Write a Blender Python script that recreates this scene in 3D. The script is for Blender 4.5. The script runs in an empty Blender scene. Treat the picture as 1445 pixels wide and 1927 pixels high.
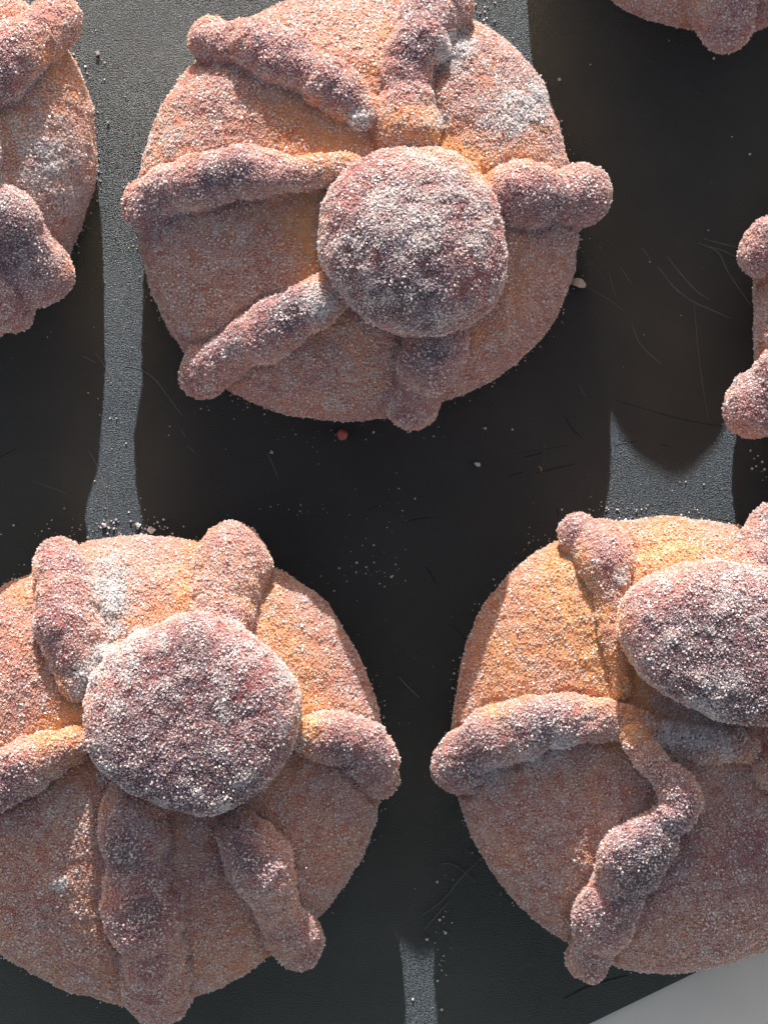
import bpy, math
import numpy as np
from mathutils import Vector

# ------------------------------------------------------------------ units
# modelling unit: 1 u = 0.15 mm; S turns it into metres
S = 0.00015
CU, CV, CAMH = 722.5, 963.5, 4000.0
scene = bpy.context.scene
COL = scene.collection
rng = np.random.default_rng(7)
SUN_DIR = Vector((0.022, -1.0, -0.27))       # the way the light travels
SUN_EL = math.atan2(0.27, 1.0)

# ------------------------------------------------------------------ camera
cam_data = bpy.data.cameras.new("camera")
cam = bpy.data.objects.new("camera", cam_data)
COL.objects.link(cam)
cam.location = (0, 0, CAMH * S)
cam_data.sensor_fit = 'VERTICAL'
cam_data.angle = 2 * math.atan(CV / CAMH)
cam_data.clip_start = 0.01
cam_data.clip_end = 100
scene.camera = cam

# ------------------------------------------------------------------ sky and sun
world = bpy.data.worlds.new("World")
scene.world = world
world.use_nodes = True
nt = world.node_tree
sky = nt.nodes.new('ShaderNodeTexSky')
sky.sky_type = 'NISHITA'
sky.sun_disc = False
sky.sun_elevation = SUN_EL
sky.sun_rotation = -0.022
sky.air_density = 1.0
sky.dust_density = 1.5
sky.ozone_density = 0.3
tint = nt.nodes.new('ShaderNodeMix'); tint.data_type = 'RGBA'; tint.blend_type = 'MULTIPLY'
tint.inputs[0].default_value = 1.0; tint.inputs[7].default_value = (1.25, 1.0, 0.84, 1)    # warm, slightly hazy air
nt.links.new(sky.outputs[0], tint.inputs[6])
nt.links.new(tint.outputs[2], nt.nodes['Background'].inputs[0])
nt.nodes['Background'].inputs[1].default_value = 0.128

sun_data = bpy.data.lights.new("sun", 'SUN')
sun_data.energy = 5.0
sun_data.angle = math.radians(0.5)
sun_data.color = (1.0, 0.965, 0.93)
sun = bpy.data.objects.new("sun", sun_data)
COL.objects.link(sun)
sun.rotation_euler = SUN_DIR.to_track_quat('-Z', 'Y').to_euler()
sun.location = (0, 2, 1)

scene.view_settings.view_transform = 'Standard'
scene.view_settings.look = 'None'
scene.view_settings.exposure = 0.66
scene.view_settings.gamma = 1
scene.cycles.max_bounces = 6
scene.cycles.transparent_max_bounces = 10
scene.cycles.sample_clamp_indirect = 3.0

# ------------------------------------------------------------------ small helpers
def gx(u, z=0.0): return (u - CU) * (1 - z / CAMH)
def gy(v, z=0.0): return (CV - v) * (1 - z / CAMH)

_lat = rng.random((64, 64, 64)).astype(np.float32)
def vnoise(p, scale, seed=0):
    q = p / scale + seed * 7.31
    i = np.floor(q).astype(int); f = q - i
    f = f * f * (3 - 2 * f)
    r = 0
    for a in (0, 1):
        for b in (0, 1):
            for c in (0, 1):
                w = (f[:, 0] if a else 1 - f[:, 0]) * (f[:, 1] if b else 1 - f[:, 1]) * (f[:, 2] if c else 1 - f[:, 2])
                r = r + w * _lat[(i[:, 0] + a) % 64, (i[:, 1] + b) % 64, (i[:, 2] + c) % 64]
    return r * 2 - 1
def fbm(p, scale, seed=0, octs=3):
    r = 0; a = 1.0
    for k in range(octs):
        r = r + a * vnoise(p, scale / 2 ** k, seed + k); a *= 0.5
    return r

def tag(o, label=None, cat=None, group=None, kind=None):
    if label: o['label'] = label
    if cat: o['category'] = cat
    if group: o['group'] = group
    if kind: o['kind'] = kind
    return o

def empty(name, loc):
    o = bpy.data.objects.new(name, None)
    o.empty_display_size = 0.01
    o.location = loc
    COL.objects.link(o)
    return o

def raw_mesh(name, v, f, mat=None, smooth=True):
    me = bpy.data.meshes.new(name)
    me.from_pydata([tuple(x) for x in v], [], [tuple(x) for x in f])
    if mat: me.materials.append(mat)
    if smooth and len(f): me.shade_smooth()
    return me

# ------------------------------------------------------------------ materials
def new_mat(name):
    m = bpy.data.materials.new(name); m.use_nodes = True
    t = m.node_tree
    return m, t, t.nodes['Principled BSDF'], t.nodes['Material Output']

def ramp(t, stops):
    r = t.nodes.new('ShaderNodeValToRGB')
    e = r.color_ramp.elements
    while len(e) > 1: e.remove(e[-1])
    e[0].position = stops[0][0]; e[0].color = (*stops[0][1], 1)
    for p, c in stops[1:]:
        x = e.new(p); x.color = (*c, 1)
    return r

def noise_node(t, scale, detail=3, rough=0.55):
    tc = t.nodes.new('ShaderNodeTexCoord')
    n = t.nodes.new('ShaderNodeTexNoise')
    n.inputs['Scale'].default_value = scale
    n.inputs['Detail'].default_value = detail
    n.inputs['Roughness'].default_value = rough
    t.links.new(tc.outputs['Object'], n.inputs['Vector'])
    return n

def make_crust():
    m, t, b, out = new_mat('baked_crust')
    at = t.nodes.new('ShaderNodeAttribute'); at.attribute_name = 'bake'
    n = noise_node(t, 500, 4, 0.6)
    ma = t.nodes.new('ShaderNodeMath'); ma.operation = 'MULTIPLY_ADD'
    ma.inputs[1].default_value = 0.35
    t.links.new(n.outputs[0], ma.inputs[0])
    su = t.nodes.new('ShaderNodeMath'); su.operation = 'SUBTRACT'
    t.links.new(at.outputs['Fac'], su.inputs[0]); su.inputs[1].default_value = 0.175
    t.links.new(su.outputs[0], ma.inputs[2])
    r = ramp(t, [(0.0, (0.62, 0.29, 0.08)), (0.2, (0.50, 0.17, 0.05)), (0.45, (0.31, 0.085, 0.06)),
                 (0.7, (0.23, 0.045, 0.048)), (1.0, (0.045, 0.013, 0.020))])
    t.links.new(ma.outputs[0], r.inputs[0])
    # very fine sugar dust bonded to the crust
    n2 = noise_node(t, 2600, 2, 0.7)
    at2 = t.nodes.new('ShaderNodeAttribute'); at2.attribute_name = 'sugar'
    mr = t.nodes.new('ShaderNodeMapRange')
    mr.inputs[1].default_value = 0.42; mr.inputs[2].default_value = 0.58
    t.links.new(n2.outputs[0], mr.inputs[0])
    mm = t.nodes.new('ShaderNodeMath'); mm.operation = 'MULTIPLY'
    t.links.new(mr.outputs[0], mm.inputs[0]); t.links.new(at2.outputs['Fac'], mm.inputs[1])
    mc = t.nodes.new('ShaderNodeMath'); mc.operation = 'MULTIPLY'; mc.use_clamp = True
    t.links.new(mm.outputs[0], mc.inputs[0]); mc.inputs[1].default_value = 0.40
    mix = t.nodes.new('ShaderNodeMix'); mix.data_type = 'RGBA'
    t.links.new(mc.outputs[0], mix.inputs[0])
    t.links.new(r.outputs[0], mix.inputs[6]); mix.inputs[7].default_value = (0.74, 0.60, 0.58, 1)
    t.links.new(mix.outputs[2], b.inputs['Base Color'])
    b.inputs['Roughness'].default_value = 0.45
    b.inputs['Specular IOR Level'].default_value = 0.4
    bp = t.nodes.new('ShaderNodeBump'); bp.inputs['Strength'].default_value = 0.6
    bp.inputs['Distance'].default_value = 0.0004
    n3 = noise_node(t, 1500, 3, 0.7)
    t.links.new(n3.outputs[0], bp.inputs['Height']); t.links.new(bp.outputs[0], b.inputs['Normal'])
    return m

def make_sugar(name, col, transp, tinted=False):
    m, t, b, out = new_mat(name)
    b.inputs['Base Color'].default_value = (*col, 1)
    b.inputs['Roughness'].default_value = 0.16
    b.inputs['IOR'].default_value = 1.54
    b.inputs['Specular IOR Level'].default_value = 1.0
    tr = t.nodes.new('ShaderNodeBsdfTransparent')
    tl = t.nodes.new('ShaderNodeBsdfTranslucent'); tl.inputs[0].default_value = (*col, 1)
    if tinted:      # clear crystals carry the tone of the crust under them
        at = t.nodes.new('ShaderNodeAttribute'); at.attribute_type = 'INSTANCER'; at.attribute_name = 'bake'
        r = ramp(t, [(0.0, (0.95, 0.62, 0.33)), (0.2, (0.93, 0.59, 0.38)), (0.45, (0.87, 0.62, 0.54)),
                     (0.7, (0.64, 0.42, 0.44)), (1.0, (0.33, 0.23, 0.28))])
        t.links.new(at.outputs['Fac'], r.inputs[0])
        aw = t.nodes.new('ShaderNodeAttribute'); aw.attribute_type = 'INSTANCER'; aw.attribute_name = 'clear'
        mx = t.nodes.new('ShaderNodeMix'); mx.data_type = 'RGBA'
        t.links.new(aw.outputs['Fac'], mx.inputs[0]); t.links.new(r.outputs[0], mx.inputs[6])
        mx.inputs[7].default_value = (0.90, 0.88, 0.89, 1)
        t.links.new(mx.outputs[2], b.inputs['Base Color']); t.links.new(mx.outputs[2], tl.inputs[0])
    m1 = t.nodes.new('ShaderNodeMixShader'); m1.inputs[0].default_value = 0.25
    t.links.new(b.outputs[0], m1.inputs[1]); t.links.new(tl.outputs[0], m1.inputs[2])
    m2 = t.nodes.new('ShaderNodeMixShader'); m2.inputs[0].default_value = transp
    t.links.new(m1.outputs[0], m2.inputs[1]); t.links.new(tr.outputs[0], m2.inputs[2])
    t.links.new(m2.outputs[0], out.inputs['Surface'])
    return m

def make_tray():
    m, t, b, out = new_mat('dark_nonstick_steel')
    n = noise_node(t, 28, 4, 0.6)
    r = ramp(t, [(0.3, (0.059, 0.073, 0.087)), (0.7, (0.078, 0.093, 0.105))])
    t.links.new(n.outputs[0], r.inputs[0])
    t.links.new(r.outputs[0], b.inputs['Base Color'])
    b.inputs['Metallic'].default_value = 1.0
    nr = noise_node(t, 14, 6, 0.7)
    rr = t.nodes.new('ShaderNodeMapRange'); rr.inputs[1].default_value = 0.3; rr.inputs[2].default_value = 0.7
    rr.inputs[3].default_value = 0.29; rr.inputs[4].default_value = 0.37
    t.links.new(nr.outputs[0], rr.inputs[0]); t.links.new(rr.outputs[0], b.inputs['Roughness'])
    bp = t.nodes.new('ShaderNodeBump'); bp.inputs['Strength'].default_value = 1.0
    bp.inputs['Distance'].default_value = 0.0009
    n3 = noise_node(t, 2300, 2, 0.75)
    t.links.new(n3.outputs[0], bp.inputs['Height']); t.links.new(bp.outputs[0], b.inputs['Normal'])
    return m

def plain(name, col, rough=0.5, nscale=None, amt=0.2):
    m, t, b, out = new_mat(name)
    b.inputs['Roughness'].default_value = rough
    if nscale:
        n = noise_node(t, nscale, 4)
        lo = tuple(c * (1 - amt) for c in col); hi = tuple(min(1, c * (1 + amt)) for c in col)
        r = ramp(t, [(0.3, lo), (0.7, hi)])
        t.links.new(n.outputs[0], r.inputs[0]); t.links.new(r.outputs[0], b.inputs['Base Color'])
    else:
        b.inputs['Base Color'].default_value = (*col, 1)
    return m

M_CRUST = make_crust()
M_SUGAR = make_sugar('sugar_crystal', (0.90, 0.85, 0.86), 0.30, True)
M_GLINT = make_sugar('glint_sugar_crystal', (0.93, 0.86, 0.85), 0.14)
M_SUGAR2 = make_sugar('loose_sugar', (0.86, 0.84, 0.82), 0.15)
M_TRAY = make_tray()
M_TABLE = plain('grey_tabletop', (0.84, 0.775, 0.67), 0.6, 60, 0.04)
M_SCR = plain('pale_scratch', (0.16, 0.155, 0.145), 0.5)
M_SCRD = plain('dark_scratch', (0.006, 0.006, 0.007), 0.7)
M_CRUMB = plain('pale_crumb_crust', (0.62, 0.50, 0.42), 0.6, 600, 0.3)
M_RED = plain('red_sugar_lump', (0.42, 0.12, 0.10), 0.3, 600, 0.4)
M_TAN = plain('tan_fleck', (0.35, 0.24, 0.10), 0.6)

# ------------------------------------------------------------------ table and tray
def plate(name, pts, z0, z1, mat, parent=None, bevel=0.0):
    n = len(pts)
    v = [(x * S, y * S, z0 * S) for x, y in pts] + [(x * S, y * S, z1 * S) for x, y in pts]
    f = [tuple(range(n - 1, -1, -1)), tuple(range(n, 2 * n))]
    f += [(i, (i + 1) % n, n + (i + 1) % n, n + i) for i in range(n)]
    me = raw_mesh(name, v, f, mat, smooth=False)
    o = bpy.data.objects.new(name, me); COL.objects.link(o)
    if parent: o.parent = parent
    if bevel:
        b = o.modifiers.new('bevel', 'BEVEL'); b.width = bevel * S; b.segments = 3
    return o

table = plate('table_top', [(-6000, -5000), (6000, -5000), (6000, 5000), (-6000, 5000)], -150, -16, M_TABLE)
tag(table, kind='structure')

# edge of the tray: a line seen at the lower right, turning at a rounded corner out of frame
ang = math.atan2(162, 335)
ex, ey = math.cos(ang), math.sin(ang)
P0 = (gx(1110), gy(1927))
def edge_pt(s, off): return (P0[0] + ex * s - ey * off, P0[1] + ey * s + ex * off)
corners = [edge_pt(-2100, 0), edge_pt(2300, 0), edge_pt(2300, 4300), edge_pt(-2100, 4300)]
tray_pts = []
for i, c in enumerate(corners):
    p = Vector(corners[i - 1]); n_ = Vector(corners[(i + 1) % 4]); c = Vector(c)
    a = (p - c).normalized(); b = (n_ - c).normalized(); R = 130
    cen = c + (a + b) * R
    st = c + a * R; en = c + b * R
    q0 = st - cen; q1 = en - cen; a0 = math.atan2(q0.y, q0.x); a1 = math.atan2(q1.y, q1.x)
    d = (a1 - a0 + math.pi) % (2 * math.pi) - math.pi
    for k in range(9):
        t_ = a0 + d * k / 8
        tray_pts.append((cen.x + R * math.cos(t_), cen.y + R * math.sin(t_)))
tray = plate('baking_tray', tray_pts, -15, 0, M_TRAY, bevel=3)
tag(tray, 'dark scratched steel baking tray lying under all the sugared rolls', 'baking tray')

def strip(name, pts, w, mat, parent, z=0.6, label=None):
    """thin low ridge following pixel points on the tray"""
    P = np.array([(gx(u), gy(v)) for u, v in pts], float)
    # smooth path
    tt = np.linspace(0, len(P) - 1, (len(P) - 1) * 6 + 1)
    Q = np.array([catmull(P, t) for t in tt])
    v = []; f = []
    n = len(Q)
    for i in range(n):
        d = Q[min(i + 1, n - 1)] - Q[max(i - 1, 0)]; d = d / (np.hypot(*d) + 1e-9)
        nn = np.array([-d[1], d[0]])
        ww = w * (0.25 + 0.75 * math.sin(math.pi * (i + 0.3) / (n - 0.4)) ** 0.5) / 2 * (0.75 + 0.5 * rng.random())
        for s_, zz in ((-1, 0.15), (0, z), (1, 0.15)):
            v.append(((Q[i][0] + nn[0] * ww * s_) * S, (Q[i][1] + nn[1] * ww * s_) * S, zz * S))
    for i in range(n - 1):
        for k in (0, 1):
            a = i * 3 + k
            f.append((a, a + 3, a + 4, a + 1))
    o = bpy.data.objects.new(name, raw_mesh(name, v, f, mat)); COL.objects.link(o); o.parent = parent
    if label: o['label'] = label
    return o

def catmull(P, t):
    n = len(P); i = min(int(t), n - 2); f = t - i
    p0 = P[max(i - 1, 0)]; p1 = P[i]; p2 = P[i + 1]; p3 = P[min(i + 2, n - 1)]
    return 0.5 * ((2 * p1) + (-p0 + p2) * f + (2 * p0 - 5 * p1 + 4 * p2 - p3) * f * f + (-p0 + 3 * p1 - 3 * p2 + p3) * f ** 3)

pale = [
    ([(181, 664), (205, 700), (225, 725), (255, 745)], 1.9), ([(156, 670), (180, 682)], 1.4),
    ([(232, 688), (262, 694), (290, 712), (312, 740), (345, 785)], 1.6), ([(341, 808), (349, 822)], 1.2),
    ([(355, 840), (367, 852)], 1.2), ([(166, 846), (185, 880), (200, 930), (205, 1000)], 1.6),
    ([(1207, 466), (1225, 490)], 1.2), ([(1238, 502), (1260, 532), (1279, 552)], 1.6),
    ([(1268, 540), (1300, 566), (1340, 584), (1373, 599)], 1.6), ([(1254, 481), (1280, 515), (1310, 548), (1335, 564)], 1.7),
    ([(1313, 457), (1350, 475), (1371, 515), (1412, 575)], 1.6), ([(1322, 449), (1355, 458), (1396, 468)], 1.6),
    ([(1330, 463), (1360, 472), (1388, 486)], 1.2), ([(1188, 608), (1200, 640), (1215, 660), (1243, 684)], 1.4),
    ([(1143, 506), (1158, 560)], 0.9), ([(1103, 540), (1150, 567), (1174, 586)], 1.0), ([(1168, 505), (1188, 535)], 1.0),
    ([(1305, 560), (1315, 680), (1332, 790)], 0.9),
    ([(750, 1273), (765, 1290), (788, 1312)], 1.8), ([(795, 1722), (835, 1692), (865, 1655), (905, 1615)], 1.4),
    ([(797, 1750), (822, 1722), (845, 1697)], 1.4), ([(825, 1626), (855, 1628), (895, 1660)], 1.0),
    ([(502, 852), (516, 880), (524, 902)], 1.6), ([(1088, 722), (1100, 745)], 1.3), ([(880, 1600), (940, 1640)], 0.9),
    ([(1300, 960), (1350, 975), (1372, 979)], 1.0), ([(62, 905), (130, 930)], 0.8), ([(590, 20), (640, 90)], 0.8),
]
dark = [
    ([(985, 861), (1020, 852)], 2.2), ([(1008, 890), (1050, 880), (1082, 873)], 2.6), ([(955, 896), (985, 888)], 1.6),
    ([(1063, 783), (1073, 803), (1095, 825)], 2.2), ([(760, 983), (790, 976), (825, 973)], 1.8),
    ([(800, 1066), (812, 1082), (820, 1098)], 2.4), ([(1048, 955), (1050, 975)], 2.0), ([(850, 1175), (890, 1220)], 1.4),
    ([(1155, 752), (1230, 775), (1310, 795), (1365, 802)], 1.6), ([(1155, 838), (1200, 830)], 1.6),
    ([(1060, 1880), (1110, 1855), (1180, 1835)], 3.0), ([(1240, 836), (1262, 842)], 1.8), ([(0, 860), (30, 845)], 1.8),
    ([(960, 855), (1070, 838)], 1.0), ([(690, 960), (720, 950)], 1.4),
]
for p, w in pale: strip('scratch', p, w, M_SCR, tray)
for p, w in dark: strip('gouge', p, w, M_SCRD, tray, z=0.3)

# ------------------------------------------------------------------ sugar grain clusters
def grain(r, n):
    """irregular crystal: a squashed cube with cut corners, returns verts, faces"""
    base = np.array([(-1, -1, -1), (1, -1, -1), (1, 1, -1), (-1, 1, -1), (-1, -1, 1), (1, -1, 1), (1, 1, 1), (-1, 1, 1)], float)
    base += rng.normal(0, 0.18, base.shape)
    base *= r * rng.uniform(0.65, 1.1, 3) * 0.62
    a, b, c = rng.uniform(0, 6.28, 3)
    ca, sa, cb, sb = math.cos(a), math.sin(a), math.cos(b), math.sin(b)
    Rz = np.array([[ca, -sa, 0], [sa, ca, 0], [0, 0, 1]]); Rx = np.array([[1, 0, 0], [0, cb, -sb], [0, sb, cb]])
    v = base @ (Rz @ Rx).T
    f = [(0, 3, 2, 1), (4, 5, 6, 7), (0, 1, 5, 4), (1, 2, 6, 5), (2, 3, 7, 6), (3, 0, 4, 7)]
    return v + n, f

def cluster(k, rad, name):
    V = []; F = []
    for i in range(k):
        d = rad * math.sqrt(rng.random()); a = rng.uniform(0, 6.28)
        r = rng.choice([1.0, 1.35, 1.8, 2.5], p=[.35, .38, .2, .07]) * rng.uniform(.85, 1.15)
        v, f = grain(r, np.array((d * math.cos(a), d * math.sin(a), r * rng.uniform(0.1, 0.8))))
        o = len(V)
        V += [tuple(x * S) for x in v]; F += [tuple(o + j for j in q) for q in f]
    return raw_mesh(name, V, F, None, smooth=False)

NCLUS = 8
def proto_set(mat, tagname, k=9, rad=8.0):
    out = []
    for i in range(NCLUS):
        me = cluster(k, rad, tagname); me.materials.append(mat)
        out.append(bpy.data.objects.new(tagname, me))
    return out
PROTO = proto_set(M_SUGAR, 'sugar_grains')
for p in PROTO:                              # about every fourth crystal is near white, sun glints put into its colour
    p.data.materials.append(M_GLINT)
    mi = np.repeat((rng.random(len(p.data.polygons) // 6) < 0.28).astype(np.int32), 6)
    p.data.polygons.foreach_set('material_index', mi)
PROTO_LOOSE = proto_set(M_SUGAR2, 'loose_grains', 1, 1.0)

def scatter_group(protos, name):
    ng = bpy.data.node_groups.new(name, 'GeometryNodeTree')
    ng.interface.new_socket('Geometry', in_out='INPUT', socket_type='NodeSocketGeometry')
    ng.interface.new_socket('Geometry', in_out='OUTPUT', socket_type='NodeSocketGeometry')
    N = ng.nodes; L = ng.links
    gi = N.new('NodeGroupInput'); go = N.new('NodeGroupOutput')
    g2i = N.new('GeometryNodeGeometryToInstance')
    for p in reversed(protos):
        oi = N.new('GeometryNodeObjectInfo'); oi.inputs['Object'].default_value = p
        L.new(oi.outputs['Geometry'], g2i.inputs[0])
    ip = N.new('GeometryNodeInstanceOnPoints')
    ip.inputs['Pick Instance'].default_value = True
    L.new(gi.outputs[0], ip.inputs['Points'])
    L.new(g2i.outputs[0], ip.inputs['Instance'])
    def attr(nm, ty):
        a = N.new('GeometryNodeInputNamedAttribute'); a.data_type = ty; a.inputs[0].default_value = nm
        return a
    r = attr('rot', 'FLOAT_VECTOR'); s = attr('size', 'FLOAT'); k = attr('pick', 'INT')
    L.new(k.outputs[0], ip.inputs['Instance Index'])
    L.new(r.outputs[0], ip.inputs['Rotation']); L.new(s.outputs[0], ip.inputs['Scale'])
    L.new(ip.outputs[0], go.inputs[0])
    return ng
NG_COAT = scatter_group(PROTO, 'sugar_coat_scatter')
NG_LOOSE = scatter_group(PROTO_LOOSE, 'loose_sugar_scatter')

def scatter(name, P, Nrm, size, ng, parent=None, extra=None):
    """P in metres, normals, sizes -> one object whose geometry is the instanced grains"""
    n = len(P)
    me = bpy.data.meshes.new(name); me.vertices.add(n)
    me.vertices.foreach_set('co', P.astype(np.float32).ravel())
    spin = rng.uniform(0, 2 * np.pi, n)
    nx, ny, nz = Nrm.T
    # euler XYZ: spin about z first cannot be expressed simply, so tilt (x,y) after spin via matrices
    cs, sn = np.cos(spin), np.sin(spin)
    t0 = np.stack([np.ones(n), np.zeros(n), np.zeros(n)], 1)
    t0[np.abs(nx) > 0.9] = (0, 1, 0)
    t = t0 - Nrm * (t0 * Nrm).sum(1, keepdims=True); t /= np.linalg.norm(t, axis=1, keepdims=True)
    b = np.cross(Nrm, t)
    X = t * cs[:, None] + b * sn[:, None]; Y = np.cross(Nrm, X); Z = Nrm
    ry = np.arcsin(np.clip(-X[:, 2], -1, 1)); rx = np.arctan2(Y[:, 2], Z[:, 2]); rz = np.arctan2(X[:, 1], X[:, 0])
    R = np.stack([rx, ry, rz], 1).astype(np.float32)
    a = me.attributes.new('rot', 'FLOAT_VECTOR', 'POINT'); a.data.foreach_set('vector', R.ravel())
    a = me.attributes.new('size', 'FLOAT', 'POINT'); a.data.foreach_set('value', size.astype(np.float32))
    a = me.attributes.new('pick', 'INT', 'POINT'); a.data.foreach_set('value', rng.integers(0, NCLUS, n).astype(np.int32))
    for en, arr in (extra or {}).items():
        a = me.attributes.new(en, 'FLOAT', 'POINT'); a.data.foreach_set('value', arr.astype(np.float32))
    o = bpy.data.objects.new(name, me); COL.objects.link(o)
    if parent: o.parent = parent
    md = o.modifiers.new('grains', 'NODES'); md.node_group = ng
    o['kind'] = 'stuff'
    return o

# ------------------------------------------------------------------ bread
def polar(outline, cen, zref, sig=4):
    pts = np.array([(gx(u, zref), gy(v, zref)) for u, v in outline], float) - cen
    th = np.arctan2(pts[:, 1], pts[:, 0]); r = np.hypot(pts[:, 0], pts[:, 1])
    o = np.argsort(th); th = th[o]; r = r[o]
    T = np.linspace(-np.pi, np.pi, 361)[:-1]
    R = np.interp(T, np.concatenate([th - 2 * np.pi, th, th + 2 * np.pi]), np.tile(r, 3))
    k = np.exp(-0.5 * (np.arange(-20, 21) / sig) ** 2); k /= k.sum()
    R = np.convolve(np.concatenate([R[-20:], R, R[:20]]), k, 'valid')
    return T, R

def lathe(cen, T, R, prof, tilt=(0, 0)):
    """prof: list of (rho, z); z relative"""
    V = []; F = []
    st = 4
    Ts = T[::st]; Rs = R[::st]; n = len(Ts)
    for rho, z in prof:
        for a, r in zip(Ts, Rs):
            x = cen[0] + rho * r * math.cos(a); y = cen[1] + rho * r * math.sin(a)
            V.append((x, y, z + rho * r * (tilt[0] * math.cos(a) + tilt[1] * math.sin(a))))
    for i in range(len(prof) - 1):
        for j in range(n):
            a = i * n + j; b = i * n + (j + 1) % n
            F.append((a, b, b + n, a + n))
    F.append(tuple(range(n - 1, -1, -1)))
    F.append(tuple((len(prof) - 1) * n + j for j in range(n)))
    return V, F

SPH = []
for i in range(1, 8):
    for j in range(14):
        a = math.pi * i / 8; b = 2 * math.pi * j / 14
        SPH.append((math.sin(a) * math.cos(b), math.sin(a) * math.sin(b), math.cos(a)))
SPH_V = np.array([(0, 0, 1)] + SPH + [(0, 0, -1)], float)
SPH_F = []
for j in range(14):
    k = (j + 1) % 14
    SPH_F.append((0, 1 + j, 1 + k))
    for i in range(6):
        SPH_F.append((1 + i * 14 + j, 1 + (i + 1) * 14 + j, 1 + (i + 1) * 14 + k, 1 + i * 14 + k))
    SPH_F.append((1 + 84 + k, 1 + 84 + j, 99))

def blob(u, v, spots, default_r=50):
    """sum of soft gaussian spots given as (u, v, radius, gain)"""
    s = 0
    for (a, b, r, g) in spots:
        s = s + g * np.exp(-((u - a) ** 2 + (v - b) ** 2) / (r * r))
    return s

def make_bread(label, outline, centre, knob, bones, gold=(), white=(), burnt=(), hb=120, seed=0,
               knob_z=240, knob_up=85, tilt=(0, 0), kpow=2.6, voxel=4.4, dens=1.0, kz_pow=0.85, hp=0.55):
    cen = np.array((gx(centre[0], 60), gy(centre[1], 60)))
    T, R = polar(outline, cen, 60)
    def rho_of(x, y):
        th = np.arctan2(y - cen[1], x - cen[0]); rr = np.hypot(x - cen[0], y - cen[1])
        return rr / np.interp(th, T, R, period=2 * np.pi)
    def Hf(rho): return 80 + hb * (1 - np.clip(rho, 0, 0.985) ** 2.8) ** hp
    prof = [(0.9, 0), (0.95, 8), (0.985, 28), (1.0, 52), (1.005, 70)]
    for q in np.linspace(0, 1, 22)[1:-1]:
        rho = math.cos(q * math.pi / 2) ** 0.55 if q < 1 else 0
        prof.append((rho, 80 + hb * (1 - rho ** 2.8) ** hp))
    V, F = lathe(cen, T, R, prof)
    V = list(V); F = list(F)
    body_n = 0
    # knob
    kc = np.array((gx(knob['c'][0], knob_z), gy(knob['c'][1], knob_z)))
    KT, KR = polar(knob['o'], kc, knob_z, 4.5)
    kp = []
    for q in np.linspace(-1, 1, 21):
        a = q * math.pi / 2
        rho = max(0.03, math.cos(a)) ** (2 / kpow)
        zz = math.copysign(abs(math.sin(a)) ** kz_pow, a)
        kp.append((rho if q > -0.4 else max(rho, 0.72), knob_z + zz * (knob_up if a > 0 else 110)))
    kv, kf = lathe(kc, KT, KR, kp, tilt)
    o = len(V); V += kv; F += [tuple(o + i for i in q) for q in kf]
    def krho(x, y):
        th = np.arctan2(y - kc[1], x - kc[0]); rr = np.hypot(x - kc[0], y - kc[1])
        return rr / np.interp(th, KT, KR, period=2 * np.pi)
    # bones
    BS = []
    for bone in bones:
        A = []
        for b in bone:
            u, v, w = b[:3]; lift = b[3] if len(b) > 3 else 0
            z = 120.0
            for _ in range(3):
                x, y = gx(u, z), gy(v, z)
                rho = float(rho_of(np.array(x), np.array(y)))
                zc = float(Hf(np.array(min(rho, 0.955)))) + 0.0 * w + lift
                if rho > 0.9: zc -= min(1, (rho - 0.9) / 0.1) * 12
                z = zc + 0.3 * w
            A.append((x, y, zc, w))
        A = np.array(A)
        tt = np.linspace(0, len(A) - 1, (len(A) - 1) * 10 + 1)
        Q = np.array([catmull(A, t) for t in tt])
        # gentle lumpiness along the strand
        Q[:, 3] *= 1 + 0.07 * np.sin(tt * 3.6 + seed) + 0.04 * np.sin(tt * 7.7 + 2 * seed)
        jn = np.stack([np.convolve(rng.normal(0, 1, len(tt) + 8), np.ones(9) / 3, 'valid') for _ in range(3)], 1)
        Q[:, 0] += 3.0 * jn[:, 0]; Q[:, 1] += 3.0 * jn[:, 1]; Q[:, 3] *= 1 + 0.05 * jn[:, 2]
        BS.append(Q)
        for (x, y, zc, w) in Q:
            vv = SPH_V * (w, w, w * 0.9) + (x, y, max(zc, w * 0.9 * 0.75))
            o = len(V); V += [tuple(q) for q in vv]; F += [tuple(o + i for i in q) for q in SPH_F]
    me = raw_mesh('tmp', V, F, None, False)
    ob = bpy.data.objects.new('tmp', me); COL.objects.link(ob)
    m = ob.modifiers.new('r', 'REMESH'); m.mode = 'VOXEL'; m.voxel_size = voxel; m.use_smooth_shade = True
    m = ob.modifiers.new('s', 'SMOOTH'); m.factor = 0.5; m.iterations = 8
    dg = bpy.context.evaluated_depsgraph_get(); dg.update()
    ev = ob.evaluated_get(dg); em = ev.to_mesh()
    n = len(em.vertices); P = np.empty(n * 3, np.float32); em.vertices.foreach_get('co', P); P = P.reshape(-1, 3).astype(float)
    NN = np.empty(n * 3, np.float32); em.vertices.foreach_get('normal', NN); NN = NN.reshape(-1, 3).astype(float)
    nf = len(em.polygons)
    li = np.empty(len(em.loops), np.int32); em.loops.foreach_get('vertex_index', li)
    lt = np.empty(nf, np.int32); em.polygons.foreach_get('loop_total', lt)
    if (lt == 4).all(): Q4 = li.reshape(-1, 4)
    else:
        ls = np.empty(nf, np.int32); em.polygons.foreach_get('loop_start', ls)
        Q4 = np.array([[li[s], li[s + 1], li[s + 2], li[s + (3 if t > 3 else 2)]] for s, t in zip(ls, lt)])
    ev.to_mesh_clear(); bpy.data.objects.remove(ob); bpy.data.meshes.remove(me)

    # ---- doughy relief
    Po = P.copy()
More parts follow.
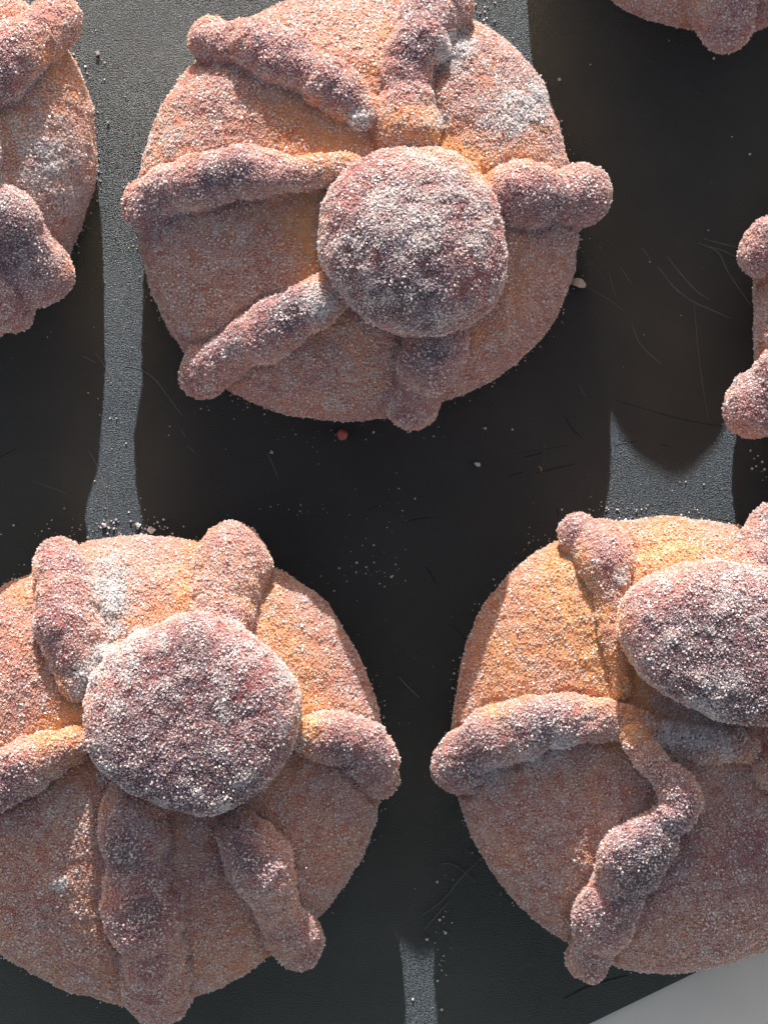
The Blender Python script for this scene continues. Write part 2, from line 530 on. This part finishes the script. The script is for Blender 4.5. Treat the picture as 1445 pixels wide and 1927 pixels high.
    amp = 5.0 * fbm(Po, 120, seed, 2) + 2.6 * fbm(Po, 38, seed + 3, 2) + 1.5 * fbm(Po, 13, seed + 5, 2)
    fmin0 = np.full(n, 9.0)
    for Q in BS:
        for (x, y, zc, w) in Q[::2]:
            fmin0 = np.minimum(fmin0, ((Po[:, 0] - x) ** 2 + (Po[:, 1] - y) ** 2 + ((Po[:, 2] - zc) / 0.9) ** 2) / w ** 2)
    amp += np.clip(1.6 - fmin0, 0, 1) * (5.5 * fbm(Po, 55, seed + 7, 2))
    f0 = np.sqrt(fmin0)
    amp -= (4.5 + 4 * vnoise(Po, 50, seed + 21)) * np.exp(-((f0 - 1.12) / 0.10) ** 2)      # the crease along each strand
    ck = np.exp(-(vnoise(Po, 62, seed + 51) / 0.045) ** 2) * np.clip(vnoise(Po, 90, seed + 52) * 3, 0, 1)
    amp -= 4.5 * ck * np.clip((1.5 - f0) * 2, 0.0, 1)                  # small splits and wrinkles
    k0 = 1 / (1 - P[:, 2] / CAMH)
    pile = np.clip(blob(CU + P[:, 0] * k0, CV - P[:, 1] * k0, white) - 1.4, 0, 1.5) if len(white) else 0
    amp += pile * (2.5 + 4.5 * fbm(Po, 16, seed + 9, 2))
    amp *= np.clip(P[:, 2] / 30, 0.1, 1)
    P = P + NN * amp[:, None]
    P[:, 2] = np.maximum(P[:, 2], 0.4)

    # ---- fields
    f = np.full((len(bones), n), 9.0); along = np.zeros((len(bones), n))
    for i, Q in enumerate(BS):
        for j, (x, y, zc, w) in enumerate(Q):
            d = np.sqrt((Po[:, 0] - x) ** 2 + (Po[:, 1] - y) ** 2 + ((Po[:, 2] - zc) / 0.9) ** 2) / w
            better = d < f[i]
            f[i][better] = d[better]; along[i][better] = j / (len(Q) - 1)
    fi = f.argmin(0); fm = f.min(0); al = along[fi, np.arange(n)]
    kr = krho(Po[:, 0], Po[:, 1]); kz = (Po[:, 2] - knob_z) / knob_up
    is_k = (kr < 1.07) & (Po[:, 2] > knob_z - 62 - 20 * (1 - np.clip(kr, 0, 1)))
    is_b = (fm < 1.10) & ~is_k
    part = np.where(is_k, 0, np.where(is_b, fi + 1, -1))
    # apparent position, used to place the crust's own colour patches
    k_ = 1 / (1 - P[:, 2] / CAMH)
    U = CU + P[:, 0] * k_; W = CV - P[:, 1] * k_
    n1 = fbm(Po, 60, seed + 11, 3); n2 = fbm(Po, 22, seed + 13, 2); n3 = fbm(Po, 120, seed + 17, 2)
    rho = rho_of(Po[:, 0], Po[:, 1])
    bake_body = 0.43 + 0.10 * n1 + 0.05 * n2 - 0.10 * np.exp(-((fm - 1.15) / 0.25) ** 2) \
        - 0.16 * np.exp(-((kr - 1.1) / 0.2) ** 2) * (kr > 1) - 0.05 * np.clip(1 - rho, 0, 1)
    top_b = np.clip(NN[:, 2], 0, 1) ** 2
    bake_bone = 0.44 + 0.42 * top_b * np.clip(1.05 - fm + 0.5, 0, 1) + 0.14 * n1 - 0.28 * np.clip((al - 0.75) / 0.25, 0, 1)
    bake_knob = 0.56 + 0.30 * np.clip(kz, 0, 1) + 0.13 * n1 + 0.10 * n2
    w_b = np.clip((1.22 - fm) / 0.2, 0, 1); w_k = np.clip((1.1 - kr) / 0.1, 0, 1) * np.clip((kz + 0.75) / 0.4, 0, 1)
    bake = bake_body * (1 - w_b) + bake_bone * w_b
    bake = bake * (1 - w_k) + bake_knob * w_k
    bake = bake - blob(U, W, gold) * (1 + 0.55 * n2 + 0.3 * n1) + blob(U, W, burnt) * (1 + 0.5 * n1)
    bake = np.clip(bake, 0.02, 1.0)
    low = np.clip(1 - P[:, 2] / 60, 0, 1)
    crev = np.exp(-((fm - 1.12) / 0.12) ** 2)
    sug = 0.95 + 0.20 * n2 + 0.20 * n3 + 0.25 * low + 0.3 * crev * (n1 > 0) + 0.12 * w_k + 0.55 * w_k * np.clip(fbm(Po, 34, seed + 31, 3), -0.5, 1) \
        - 1.1 * np.clip(0.25 - bake, 0, 1) + blob(U, W, white)
    sug = sug * (1 + (0.35 + 0.35 * w_k) * vnoise(Po, 15, seed + 41))
    sug = np.clip(sug, 0.12, 4.0 - 2.1 * w_k)

    # ---- objects
    base = Vector((cen[0] * S, cen[1] * S, 0))
    root = empty('sweet_bread', base)
    tag(root, label, 'bread roll', 'sugared bread rolls on the tray')
    Pm = P * S - np.array(base)
    # smooth normals of the whole loaf, kept where parts meet
    a = P[Q4[:, 2]] - P[Q4[:, 0]]; b = P[Q4[:, 3]] - P[Q4[:, 1]]
    fn = np.cross(a, b)
    VN = np.zeros_like(P)
    for c in range(4): np.add.at(VN, Q4[:, c], fn)
    VN /= np.linalg.norm(VN, axis=1, keepdims=True) + 1e-12
    fp = part[Q4]
    fpart = np.where((fp == fp[:, :1]).sum(1) >= 2, fp[:, 0], fp[:, 1])
    for pid in [-1] + list(range(len(bones) + 1)):
        sel = Q4[fpart == pid]
        if not len(sel): continue
        used, inv = np.unique(sel, return_inverse=True); inv = inv.reshape(sel.shape)
        nm = 'body' if pid < 0 else ('knob' if pid == 0 else 'bone_strip')
        pm = bpy.data.meshes.new(nm)
        pm.vertices.add(len(used)); pm.vertices.foreach_set('co', Pm[used].astype(np.float32).ravel())
        tri = inv[:, 2] == inv[:, 3]
        faces = [tuple(q[:3]) if t_ else tuple(q) for q, t_ in zip(inv.tolist(), tri)] if tri.any() else None
        if faces is None:
            pm.loops.add(inv.size); pm.loops.foreach_set('vertex_index', inv.astype(np.int32).ravel())
            pm.polygons.add(len(inv)); pm.polygons.foreach_set('loop_start', np.arange(0, inv.size, 4, dtype=np.int32))
            pm.update(calc_edges=True)
        else:
            pm = bpy.data.meshes.new(nm); pm.from_pydata([tuple(q) for q in Pm[used]], [], faces)
        pm.materials.append(M_CRUST); pm.shade_smooth()
        for an, arr in (('bake', bake), ('sugar', np.clip(sug, 0, 2))):
            at = pm.attributes.new(an, 'FLOAT', 'POINT'); at.data.foreach_set('value', arr[used].astype(np.float32))
        pm.normals_split_custom_set_from_vertices([tuple(q) for q in VN[used]])
        o = bpy.data.objects.new(nm, pm); COL.objects.link(o); o.parent = root
    # ---- sugar
    ar = np.linalg.norm(fn, axis=1) / 2
    fnn = fn / (2 * ar[:, None] + 1e-12)
    fc = P[Q4].mean(1)
    # only what stands where the photograph can see it (frame plus a margin), facing up or sideways
    kk = 1 / (1 - fc[:, 2] / CAMH); fu = CU + fc[:, 0] * kk; fv = CV - fc[:, 1] * kk
    vis = (fu > -120) & (fu < 1565) & (fv > -120) & (fv < 2047) & (fnn[:, 2] > -0.55) & (fc[:, 2] > 1)
    wgt = ar * sug[Q4].mean(1) * vis
    cnt = int(wgt.sum() / 31.0 * dens)
    idx = rng.choice(len(wgt), cnt, p=wgt / wgt.sum())
    uv = rng.random((cnt, 2))
    q = P[Q4[idx]]
    pos = (q[:, 0] * (1 - uv[:, :1]) + q[:, 1] * uv[:, :1]) * (1 - uv[:, 1:]) + (q[:, 3] * (1 - uv[:, :1]) + q[:, 2] * uv[:, :1]) * uv[:, 1:]
    nrm = VN[Q4[idx]].mean(1); nrm /= np.linalg.norm(nrm, axis=1, keepdims=True)
    sg = sug[Q4[idx, 0]]
    pos = pos + nrm * (np.clip(sg - 1.2, 0, 3) * rng.random(cnt) * 4)[:, None]
    size = rng.uniform(0.75, 1.2, cnt) * (1 + 0.1 * np.clip(sg - 1.2, 0, 2))
    bk = bake[Q4[idx, 0]]
    clear = np.clip(0.10 + 0.9 * (sg - 1.3) + rng.normal(0, 0.22, cnt), 0, 1)
    so = scatter('sugar_coating', pos * S - np.array(base), nrm, size, NG_COAT, root, {'bake': np.clip(bk + rng.normal(0, .06, cnt), 0, 1), 'clear': clear})
    print(label[:30], 'verts', n, 'clusters', cnt)
    return root

# --- the roll in the upper middle
A_out = [(262, 400), (266, 330), (280, 280), (305, 215), (345, 150), (395, 95), (450, 50), (500, 20), (580, 3), (660, -8), (740, -12), (820, 5),
         (885, 40), (930, 62), (965, 95), (1000, 135), (1030, 190), (1050, 245), (1060, 300), (1078, 370), (1082, 440), (1074, 520), (1050, 590),
         (1010, 640), (960, 686), (900, 728), (840, 755), (780, 770), (715, 780), (650, 787), (580, 782), (510, 765), (450, 742), (390, 705),
         (345, 655), (310, 600), (285, 545), (270, 480)]
A_knob = dict(c=(778, 458), o=[(700, 292), (780, 278), (860, 295), (905, 335), (937, 392), (950, 460), (946, 540), (920, 582), (860, 617), (780, 634),
              (710, 610), (655, 565), (612, 500), (603, 430), (615, 370), (650, 322)])
A_bones = [
    [(400, 74, 44), (455, 80, 46), (520, 102, 46, 8), (590, 138, 44, 8), (650, 178, 38, 6), (695, 218, 28)],
    [(822, 0, 58, 10), (800, 50, 55, 10), (775, 115, 44), (765, 180, 46), (765, 240, 58)],
    [(278, 382, 46, 4), (330, 352, 46, 10), (390, 328, 48, 16), (440, 318, 50, 20), (515, 320, 40, 20), (590, 318, 32, 20), (655, 318, 28, 14)],
    [(1090, 368, 52, 6), (1045, 376, 42), (990, 364, 54, 10), (940, 352, 34)],
    [(390, 702, 48), (445, 662, 44), (510, 618, 46, 10), (570, 580, 50, 20), (620, 545, 40, 10)],
    [(778, 760, 52), (792, 712, 46, 4), (810, 665, 58, 14), (812, 630, 56, 14)],
]
make_bread('whole sugared roll in the upper middle of the tray with a greyish round knob', A_out, (672, 392), A_knob, A_bones,
           gold=[(560, 225, 70, .28), (575, 430, 55, .34), (620, 285, 45, .25), (790, 262, 50, .3), (880, 300, 50, .25), (600, 505, 30, .25),
                 (740, 60, 30, .2), (700, 130, 25, .25), (650, 240, 40, .3), (910, 330, 30, .2), (985, 300, 40, .15)],
           white=[(676, 226, 20, 3.0), (855, 90, 32, 2.2), (825, 225, 18, 1.5), (975, 210, 42, 1.3), (930, 235, 45, .8), (1010, 180, 36, .8), (960, 150, 40, .4), (770, 410, 90, .9), (600, 570, 26, 1.2),
                  (430, 650, 25, .8), (300, 260, 50, .5)],
           knob_up=102, knob_z=231, kpow=2.1, tilt=(-0.03, -0.08), burnt=[(430, 330, 60, .35), (640, 200, 50, .25), (300, 420, 40, .2), (1030, 385, 50, .3), (730, 510, 90, .3), (540, 600, 50, .3), (810, 660, 45, .3), (790, 90, 50, .2)], seed=1)

# --- lower left
B_out = [(-120, 1450), (-112, 1330), (-65, 1190), (0, 1108), (50, 1085), (100, 1055), (160, 1030), (250, 1012), (330, 1012), (370, 1028), (430, 1040),
         (505, 1066), (570, 1104), (630, 1165), (680, 1250), (710, 1320), (722, 1380), (724, 1440), (712, 1510), (692, 1580), (660, 1645), (612, 1705),
         (560, 1752), (480, 1812), (420, 1848), (365, 1868), (300, 1882), (225, 1882), (150, 1862), (80, 1835), (0, 1792), (-60, 1720), (-108, 1600)]
B_knob = dict(c=(360, 1340), o=[(290, 1182), (360, 1156), (430, 1175), (492, 1212), (540, 1262), (564, 1330), (556, 1400), (518, 1460), (450, 1510),
              (370, 1526), (300, 1505), (220, 1465), (176, 1420), (156, 1350), (170, 1290), (215, 1228)])
B_bones = [
    [(105, 1052, 50, 4), (115, 1110, 56, 6), (128, 1170, 60, 6), (138, 1230, 50), (135, 1290, 32)],
    [(438, 1048, 64, 8), (432, 1100, 58), (425, 1150, 54), (410, 1195, 50)],
    [(720, 1463, 42, 6), (690, 1420, 48, 12), (640, 1393, 46, 22), (575, 1383, 36, 22)],
    [(556, 1780, 52), (526, 1722, 42), (488, 1632, 60, 38), (450, 1575, 42)],
    [(302, 1880, 56), (290, 1818, 50), (270, 1740, 66, 6), (257, 1655, 54), (245, 1570, 60, 6), (250, 1500, 46)],
    [(-90, 1470, 50, 12), (-30, 1475, 52, 22), (30, 1455, 50, 26), (90, 1425, 42, 22), (145, 1395, 32, 10)],
]
make_bread('sugared roll at the lower left with a wide flat reddish knob', B_out, (315, 1445), B_knob, B_bones,
           gold=[(590, 1375, 30, .4), (560, 1345, 45, .3), (480, 1120, 50, .28), (100, 1400, 55, .32), (40, 1110, 50, .25), (560, 1200, 90, .18),
                 (350, 1100, 60, .2), (140, 1340, 40, .3), (370, 1028, 20, .3), (430, 1030, 60, .2), (60, 1440, 60, .15), (430, 1780, 80, .15)],
           white=[(212, 1140, 32, 1.9), (215, 1090, 30, .8), (170, 1268, 24, 2.6), (188, 1228, 20, 2.0), (225, 1192, 16, 1.6), (150, 1300, 16, 1.4), (200, 1080, 45, .7), (215, 1230, 18, 2.0), (260, 1195, 14, 1.5), (115, 1660, 16, 1.5), (130, 1520, 40, .8)],  # the last two spots paint sunlit patches into the coating's whiteness
           burnt=[(250, 1450, 50, .3), (400, 1480, 70, .35), (370, 1200, 45, .2), (640, 1420, 45, .3), (240, 1600, 50, .3), (270, 1720, 45, .35),
                  (450, 1610, 50, .35), (20, 1510, 60, .3), (75, 1160, 30, .2), (235, 1440, 45, .2), (405, 1490, 55, .3), (120, 1130, 50, .12)], seed=5, tilt=(0, -0.10), kpow=4.2, kz_pow=0.7, knob_up=74, knob_z=258, hb=125)

# --- lower right
C_out = [(858, 1380), (862, 1300), (880, 1225), (910, 1150), (950, 1092), (1000, 1048), (1050, 1025), (1110, 1000), (1190, 980), (1260, 976), (1330, 985),
         (1390, 1000), (1470, 1022), (1560, 1080), (1640, 1180), (1690, 1300), (1700, 1420), (1665, 1560), (1580, 1685), (1500, 1750), (1445, 1778),
         (1380, 1805), (1300, 1822), (1230, 1826), (1150, 1812), (1065, 1768), (1000, 1712), (955, 1665), (900, 1590), (872, 1520), (860, 1450)]
C_knob = dict(c=(1350, 1205), o=[(1250, 1077), (1330, 1060), (1420, 1072), (1500, 1115), (1555, 1200), (1560, 1290), (1510, 1345), (1450, 1362), (1385, 1358),
              (1310, 1332), (1240, 1298), (1185, 1240), (1165, 1180), (1175, 1130), (1210, 1095)])
C_bones = [
    [(1092, 1000, 36, 8), (1122, 1022, 46, 10), (1150, 1060, 52, 10), (1150, 1105, 34), (1152, 1160, 26), (1156, 1230, 24), (1170, 1290, 22)],
    [(1465, 1010, 58, 6), (1440, 1060, 52), (1425, 1100, 50)],
    [(860, 1445, 52, 4), (925, 1394, 52, 6), (1000, 1366, 50, 16), (1085, 1356, 42, 12), (1165, 1360, 34, 12), (1230, 1378, 30, 8), (1310, 1398, 30, 6), (1400, 1408, 30)],
    [(1108, 1800, 44), (1132, 1745, 52), (1165, 1680, 56, 6), (1195, 1615, 54, 30), (1250, 1555, 42, 46), (1275, 1497, 32, 50), (1228, 1432, 25, 46), (1188, 1388, 22, 38)],
    [(1640, 1560, 50), (1560, 1510, 54), (1490, 1462, 50), (1455, 1440, 36)],
    [(1690, 1220, 50), (1620, 1230, 50), (1560, 1230, 40)],
]
make_bread('bright orange sugared roll at the lower right, cut by the right edge of the photo', C_out, (1280, 1400), C_knob, C_bones,
           gold=[(1100, 1130, 60, .42), (1010, 1180, 130, .24), (930, 1230, 60, .1), (1120, 1220, 50, .38), (1160, 1330, 50, .35), (1260, 1020, 90, .32), (1060, 1060, 50, .35),
                 (1160, 1170, 30, .25), (925, 1340, 18, .4), (1180, 1265, 40, .3), (1345, 1430, 30, .25), (1200, 1370, 40, .2), (950, 1280, 80, .12)],
           white=[(1340, 1390, 40, 1.1), (1270, 1380, 30, 1.0), (1060, 1405, 26, 1.2), (1000, 1425, 24, 1.1), (930, 1455, 26, .9), (1170, 1085, 14, 1.5), (1370, 1130, 50, .6), (1340, 1320, 60, .7)],
           burnt=[(1020, 1390, 50, .3), (900, 1440, 50, .2), (1350, 1320, 90, .3), (1220, 1620, 60, .35), (1180, 1690, 60, .3), (1400, 1600, 120, .2), (1150, 1040, 40, .15)],
           seed=9, tilt=(0, -0.12), kpow=4.2, kz_pow=0.7, knob_up=74, knob_z=266, hb=125)

# --- upper left, mostly outside
D_out = [(-570, 330), (-545, 180), (-470, 60), (-350, -30), (-180, -70), (-20, -40), (70, 30), (125, 95), (152, 135), (172, 200), (180, 270), (172, 350),
         (148, 425), (120, 490), (90, 550), (30, 602), (-60, 655), (-200, 700), (-350, 670), (-480, 580), (-550, 460)]
D_knob = dict(c=(-160, 290), o=[(-160, 120), (-60, 150), (-8, 230), (-5, 310), (-50, 400), (-130, 450), (-230, 440), (-310, 370), (-330, 270), (-290, 180)])
D_bones = [
    
    [(104, 42, 42, 8), (60, 70, 52, 8), (10, 105, 62, 8), (-40, 150, 62), (-90, 190, 40)],
    [(72, 515, 62, 8), (45, 460, 50), (15, 400, 44, 8), (-30, 360, 36)],
    [(20, 575, 40), (-40, 520, 45), (-90, 430, 40)],
    [(-540, 200, 45), (-420, 220, 45), (-310, 250, 35)],
]
make_bread('sugared roll at the upper left, only its right side showing', D_out, (-190, 310), D_knob, D_bones,
           gold=[(110, 110, 30, .25), (130, 170, 40, .2), (20, 400, 30, .15)],
           white=[(70, 260, 50, .9), (110, 330, 60, .6), (20, 370, 40, .6)], burnt=[(30, 440, 60, .3), (10, 150, 60, .2), (100, 60, 60, -.12)], seed=13, voxel=5.5, hb=150, hp=0.38)

# --- top right, mostly outside
E_out = [(990, -340), (1008, -480), (1070, -600), (1180, -690), (1320, -730), (1470, -710), (1610, -630), (1695, -500), (1720, -350), (1690, -200),
         (1620, -80), (1520, 10), (1440, 48), (1380, 60), (1305, 50), (1260, 46), (1210, 30), (1165, 2), (1100, -55), (1045, -130), (1005, -230)]
E_knob = dict(c=(1265, -370), o=[(1270, -530), (1380, -490), (1425, -390), (1415, -290), (1360, -220), (1270, -205), (1175, -240), (1115, -320), (1110, -430), (1180, -505)])
E_bones = [
    [(1364, 34, 57), (1362, -25, 52), (1350, -100, 50), (1330, -160, 40)],
    [(1036, -330, 48, 10), (1085, -325, 46, 26), (1130, -320, 40, 20)],
    [(1700, -330, 46, 6), (1600, -330, 46, 20), (1510, -320, 46, 50), (1430, -320, 44, 60)],
    [(1085, -95, 42), (1115, -150, 48, 20), (1150, -200, 46, 40)],
]
make_bread('reddish sugared roll at the top right, only its lower rim and one bone end showing', E_out, (1345, -340), E_knob, E_bones,
           gold=[(1300, 0, 60, .1)], burnt=[(1420, 10, 40, .15)], seed=17, voxel=6, knob_z=225, knob_up=84, hb=112, kpow=1.8, kz_pow=1.0)

# --- right edge, mostly outside
F_out = [(1418, 600), (1425, 480), (1470, 370), (1560, 280), (1690, 215), (1820, 205), (1960, 240), (2090, 330), (2180, 450), (2200, 600), (2180, 760),
         (2090, 880), (1960, 970), (1810, 1000), (1660, 975), (1540, 900), (1460, 800), (1425, 700)]
F_knob = dict(c=(1800, 600), o=[(1800, 430), (1910, 470), (1970, 570), (1960, 680), (1890, 760), (1790, 780), (1690, 740), (1630, 640), (1640, 530), (1710, 460)])
F_bones = [
    [(1432, 478, 38, 8), (1470, 445, 46, 10), (1540, 470, 46), (1630, 520, 36)],
    [(1420, 768, 54), (1460, 715, 50, 6), (1530, 680, 46), (1620, 650, 36)],
    [(1800, 960, 50), (1800, 880, 50), (1800, 790, 40)],
    [(2150, 450, 50), (2060, 500, 46), (1970, 560, 36)],
]
make_bread('sugared roll at the right edge between the top and lower rolls, two bone ends showing', F_out, (1810, 600), F_knob, F_bones,
           burnt=[(1440, 760, 40, .15)], white=[(1390, 700, 30, 1.0), (1430, 600, 30, .5)], seed=21, voxel=6)

# ------------------------------------------------------------------ loose sugar on the tray
pts = []; sz = []
def add(u, v, s): pts.append((gx(u), gy(v), 0.5)); sz.append(s)
for _ in range(260):                                     # thin random dusting
    add(rng.uniform(-100, 1545), rng.uniform(-50, 1977), rng.choice([.45, .7, 1.0], p=[.6, .3, .1]))
for (u, v, su, sv, k, s0) in [(225, 990, 40, 13, 50, .85), (700, 1060, 40, 35, 40, .9), (990, 1030, 12, 18, 26, .8), (1150, 958, 40, 6, 26, .8),
                              (110, 1005, 40, 18, 30, .8), (185, 100, 20, 60, 10, 1.0), (910, 35, 14, 22, 20, 1.1), (1090, 455, 6, 25, 10, 1.0),
                              (760, 950, 40, 40, 10, .8), (560, 960, 60, 8, 14, .7), (310, 985, 20, 10, 8, 1.2), (1270, 962, 60, 8, 10, .6),
                              (640, 820, 120, 8, 20, .7), (450, 770, 60, 8, 16, .7), (830, 1770, 10, 60, 22, 1.0), (215, 700, 25, 200, 30, .8),
                              (1290, 920, 60, 30, 12, .6), (1430, 880, 10, 30, 8, 1.1)]:
    for _ in range(k): add(rng.normal(u, su), rng.normal(v, sv), s0 * rng.uniform(.6, 1.5))
# narrow fringe of fallen sugar round the rolls' feet
for out, c in ((A_out, (672, 392)), (B_out, (315, 1445)), (C_out, (1280, 1400)), (D_out, (-190, 310))):
    o = np.array(out, float)
    for _ in range(260):
        i = rng.integers(len(o)); t = rng.random(); p = o[i] * (1 - t) + o[(i + 1) % len(o)] * t
        d = p - c; d /= np.hypot(*d)
        p = p + d * abs(rng.normal(-4, 9))
        add(p[0], p[1], rng.uniform(.5, 1.2))
for (u, v, s) in [(777, 1880, 2.0), (831, 1825, 1.5), (831, 1900, 1.4), (565, 961, 1.4), (511, 852, 1.2), (907, 805, 1.0), (913, 806, 1.4), (964, 808, 1.6),
                  (1258, 76, 2.0), (1342, 110, 1.3), (1410, 290, 1.2), (1377, 258, 1.1), (1412, 848, 1.6), (1418, 862, 1.5), (184, 101, 2.0), (198, 118, 1.4),
                  (218, 446, 1.5), (243, 466, 1.5), (1052, 150, 1.8), (1211, 630, 1.4), (750, 920, 1.2), (781, 939, 1.8), (757, 962, 1.5)]:
    add(u, v, s)
P = np.array(pts) * S
n = len(P)
scatter('loose_sugar', P, np.tile((0., 0., 1.), (n, 1)), np.array(sz), NG_LOOSE)

# ------------------------------------------------------------------ crumbs
def lump(name, u, v, rx, ry, rz, rot, mat, label, cat, seed, group=None):
    me = bpy.data.meshes.new(name)
    import bmesh
    bm = bmesh.new(); bmesh.ops.create_icosphere(bm, subdivisions=2, radius=1)
    co = np.array([q.co[:] for q in bm.verts])
    dd = 1 + 0.34 * fbm(co, 0.7, seed, 2)
    for q, k in zip(bm.verts, dd):
        c = q.co * float(k)
        q.co = Vector((c.x * rx * S, c.y * ry * S, c.z * rz * S))
    bm.to_mesh(me); bm.free(); me.materials.append(mat); me.shade_smooth()
    o = bpy.data.objects.new(name, me); COL.objects.link(o)
    o.location = (gx(u) * S, gy(v) * S, rz * 0.85 * S); o.rotation_euler = (0, 0, rot)
    tag(o, label, cat, group)
    return o
lump('crumb', 1088, 533, 14, 9, 6, -0.35, M_CRUMB, 'pale crumb on the dark tray right beside the upper middle roll', 'crumb', 3)
lump('crumb', 643, 818, 11, 9, 8, 0.6, M_RED, 'small dark red crumb on the tray just below the upper middle roll', 'crumb', 5)
def clump(u, v, k, r, s, label):
    V = []; F = []
    for i in range(k):
        vv, ff = grain(s * rng.uniform(.8, 1.4), np.array((rng.normal(0, r), rng.normal(0, r), s * rng.uniform(.4, 1.1))))
        o = len(V); V += [tuple(x * S) for x in vv]; F += [tuple(o + j for j in q) for q in ff]
    me = raw_mesh('sugar_clump', V, F, M_SUGAR2, False)
    o = bpy.data.objects.new('sugar_clump', me); COL.objects.link(o); o.location = (gx(u) * S, gy(v) * S, 0)
    tag(o, label, 'sugar clump', 'little sugar clumps on the tray')
clump(896, 873, 8, 2.4, 3.2, 'white sugar clump alone on the dark tray below the upper middle roll')
clump(284, 997, 12, 3.0, 3.6, 'white sugar clump at the right border of the sunlit strip, above the lower left roll')
clump(261, 989, 7, 2.4, 3.0, 'small white sugar clump inside the sunlit strip above the lower left roll')
clump(197, 989, 6, 2.2, 2.8, 'small sugar clump at the left border of the sunlit strip above the lower left roll')
clump(166, 1024, 12, 4.2, 3.4, 'shaded greyish sugar clump between the lower left roll and its upper bone end')
clump(500 + 12, 852, 3, 1.5, 2.2, 'tiny sugar clump in the shade under the upper middle roll, left of the red crumb')
o = strip('bran_fleck', [(1013, 877), (1018, 882), (1018, 889)], 2.4, M_TAN, None, z=1.5)
tag(o, 'tiny tan curled fleck on the shaded tray between the rolls', 'crumb')
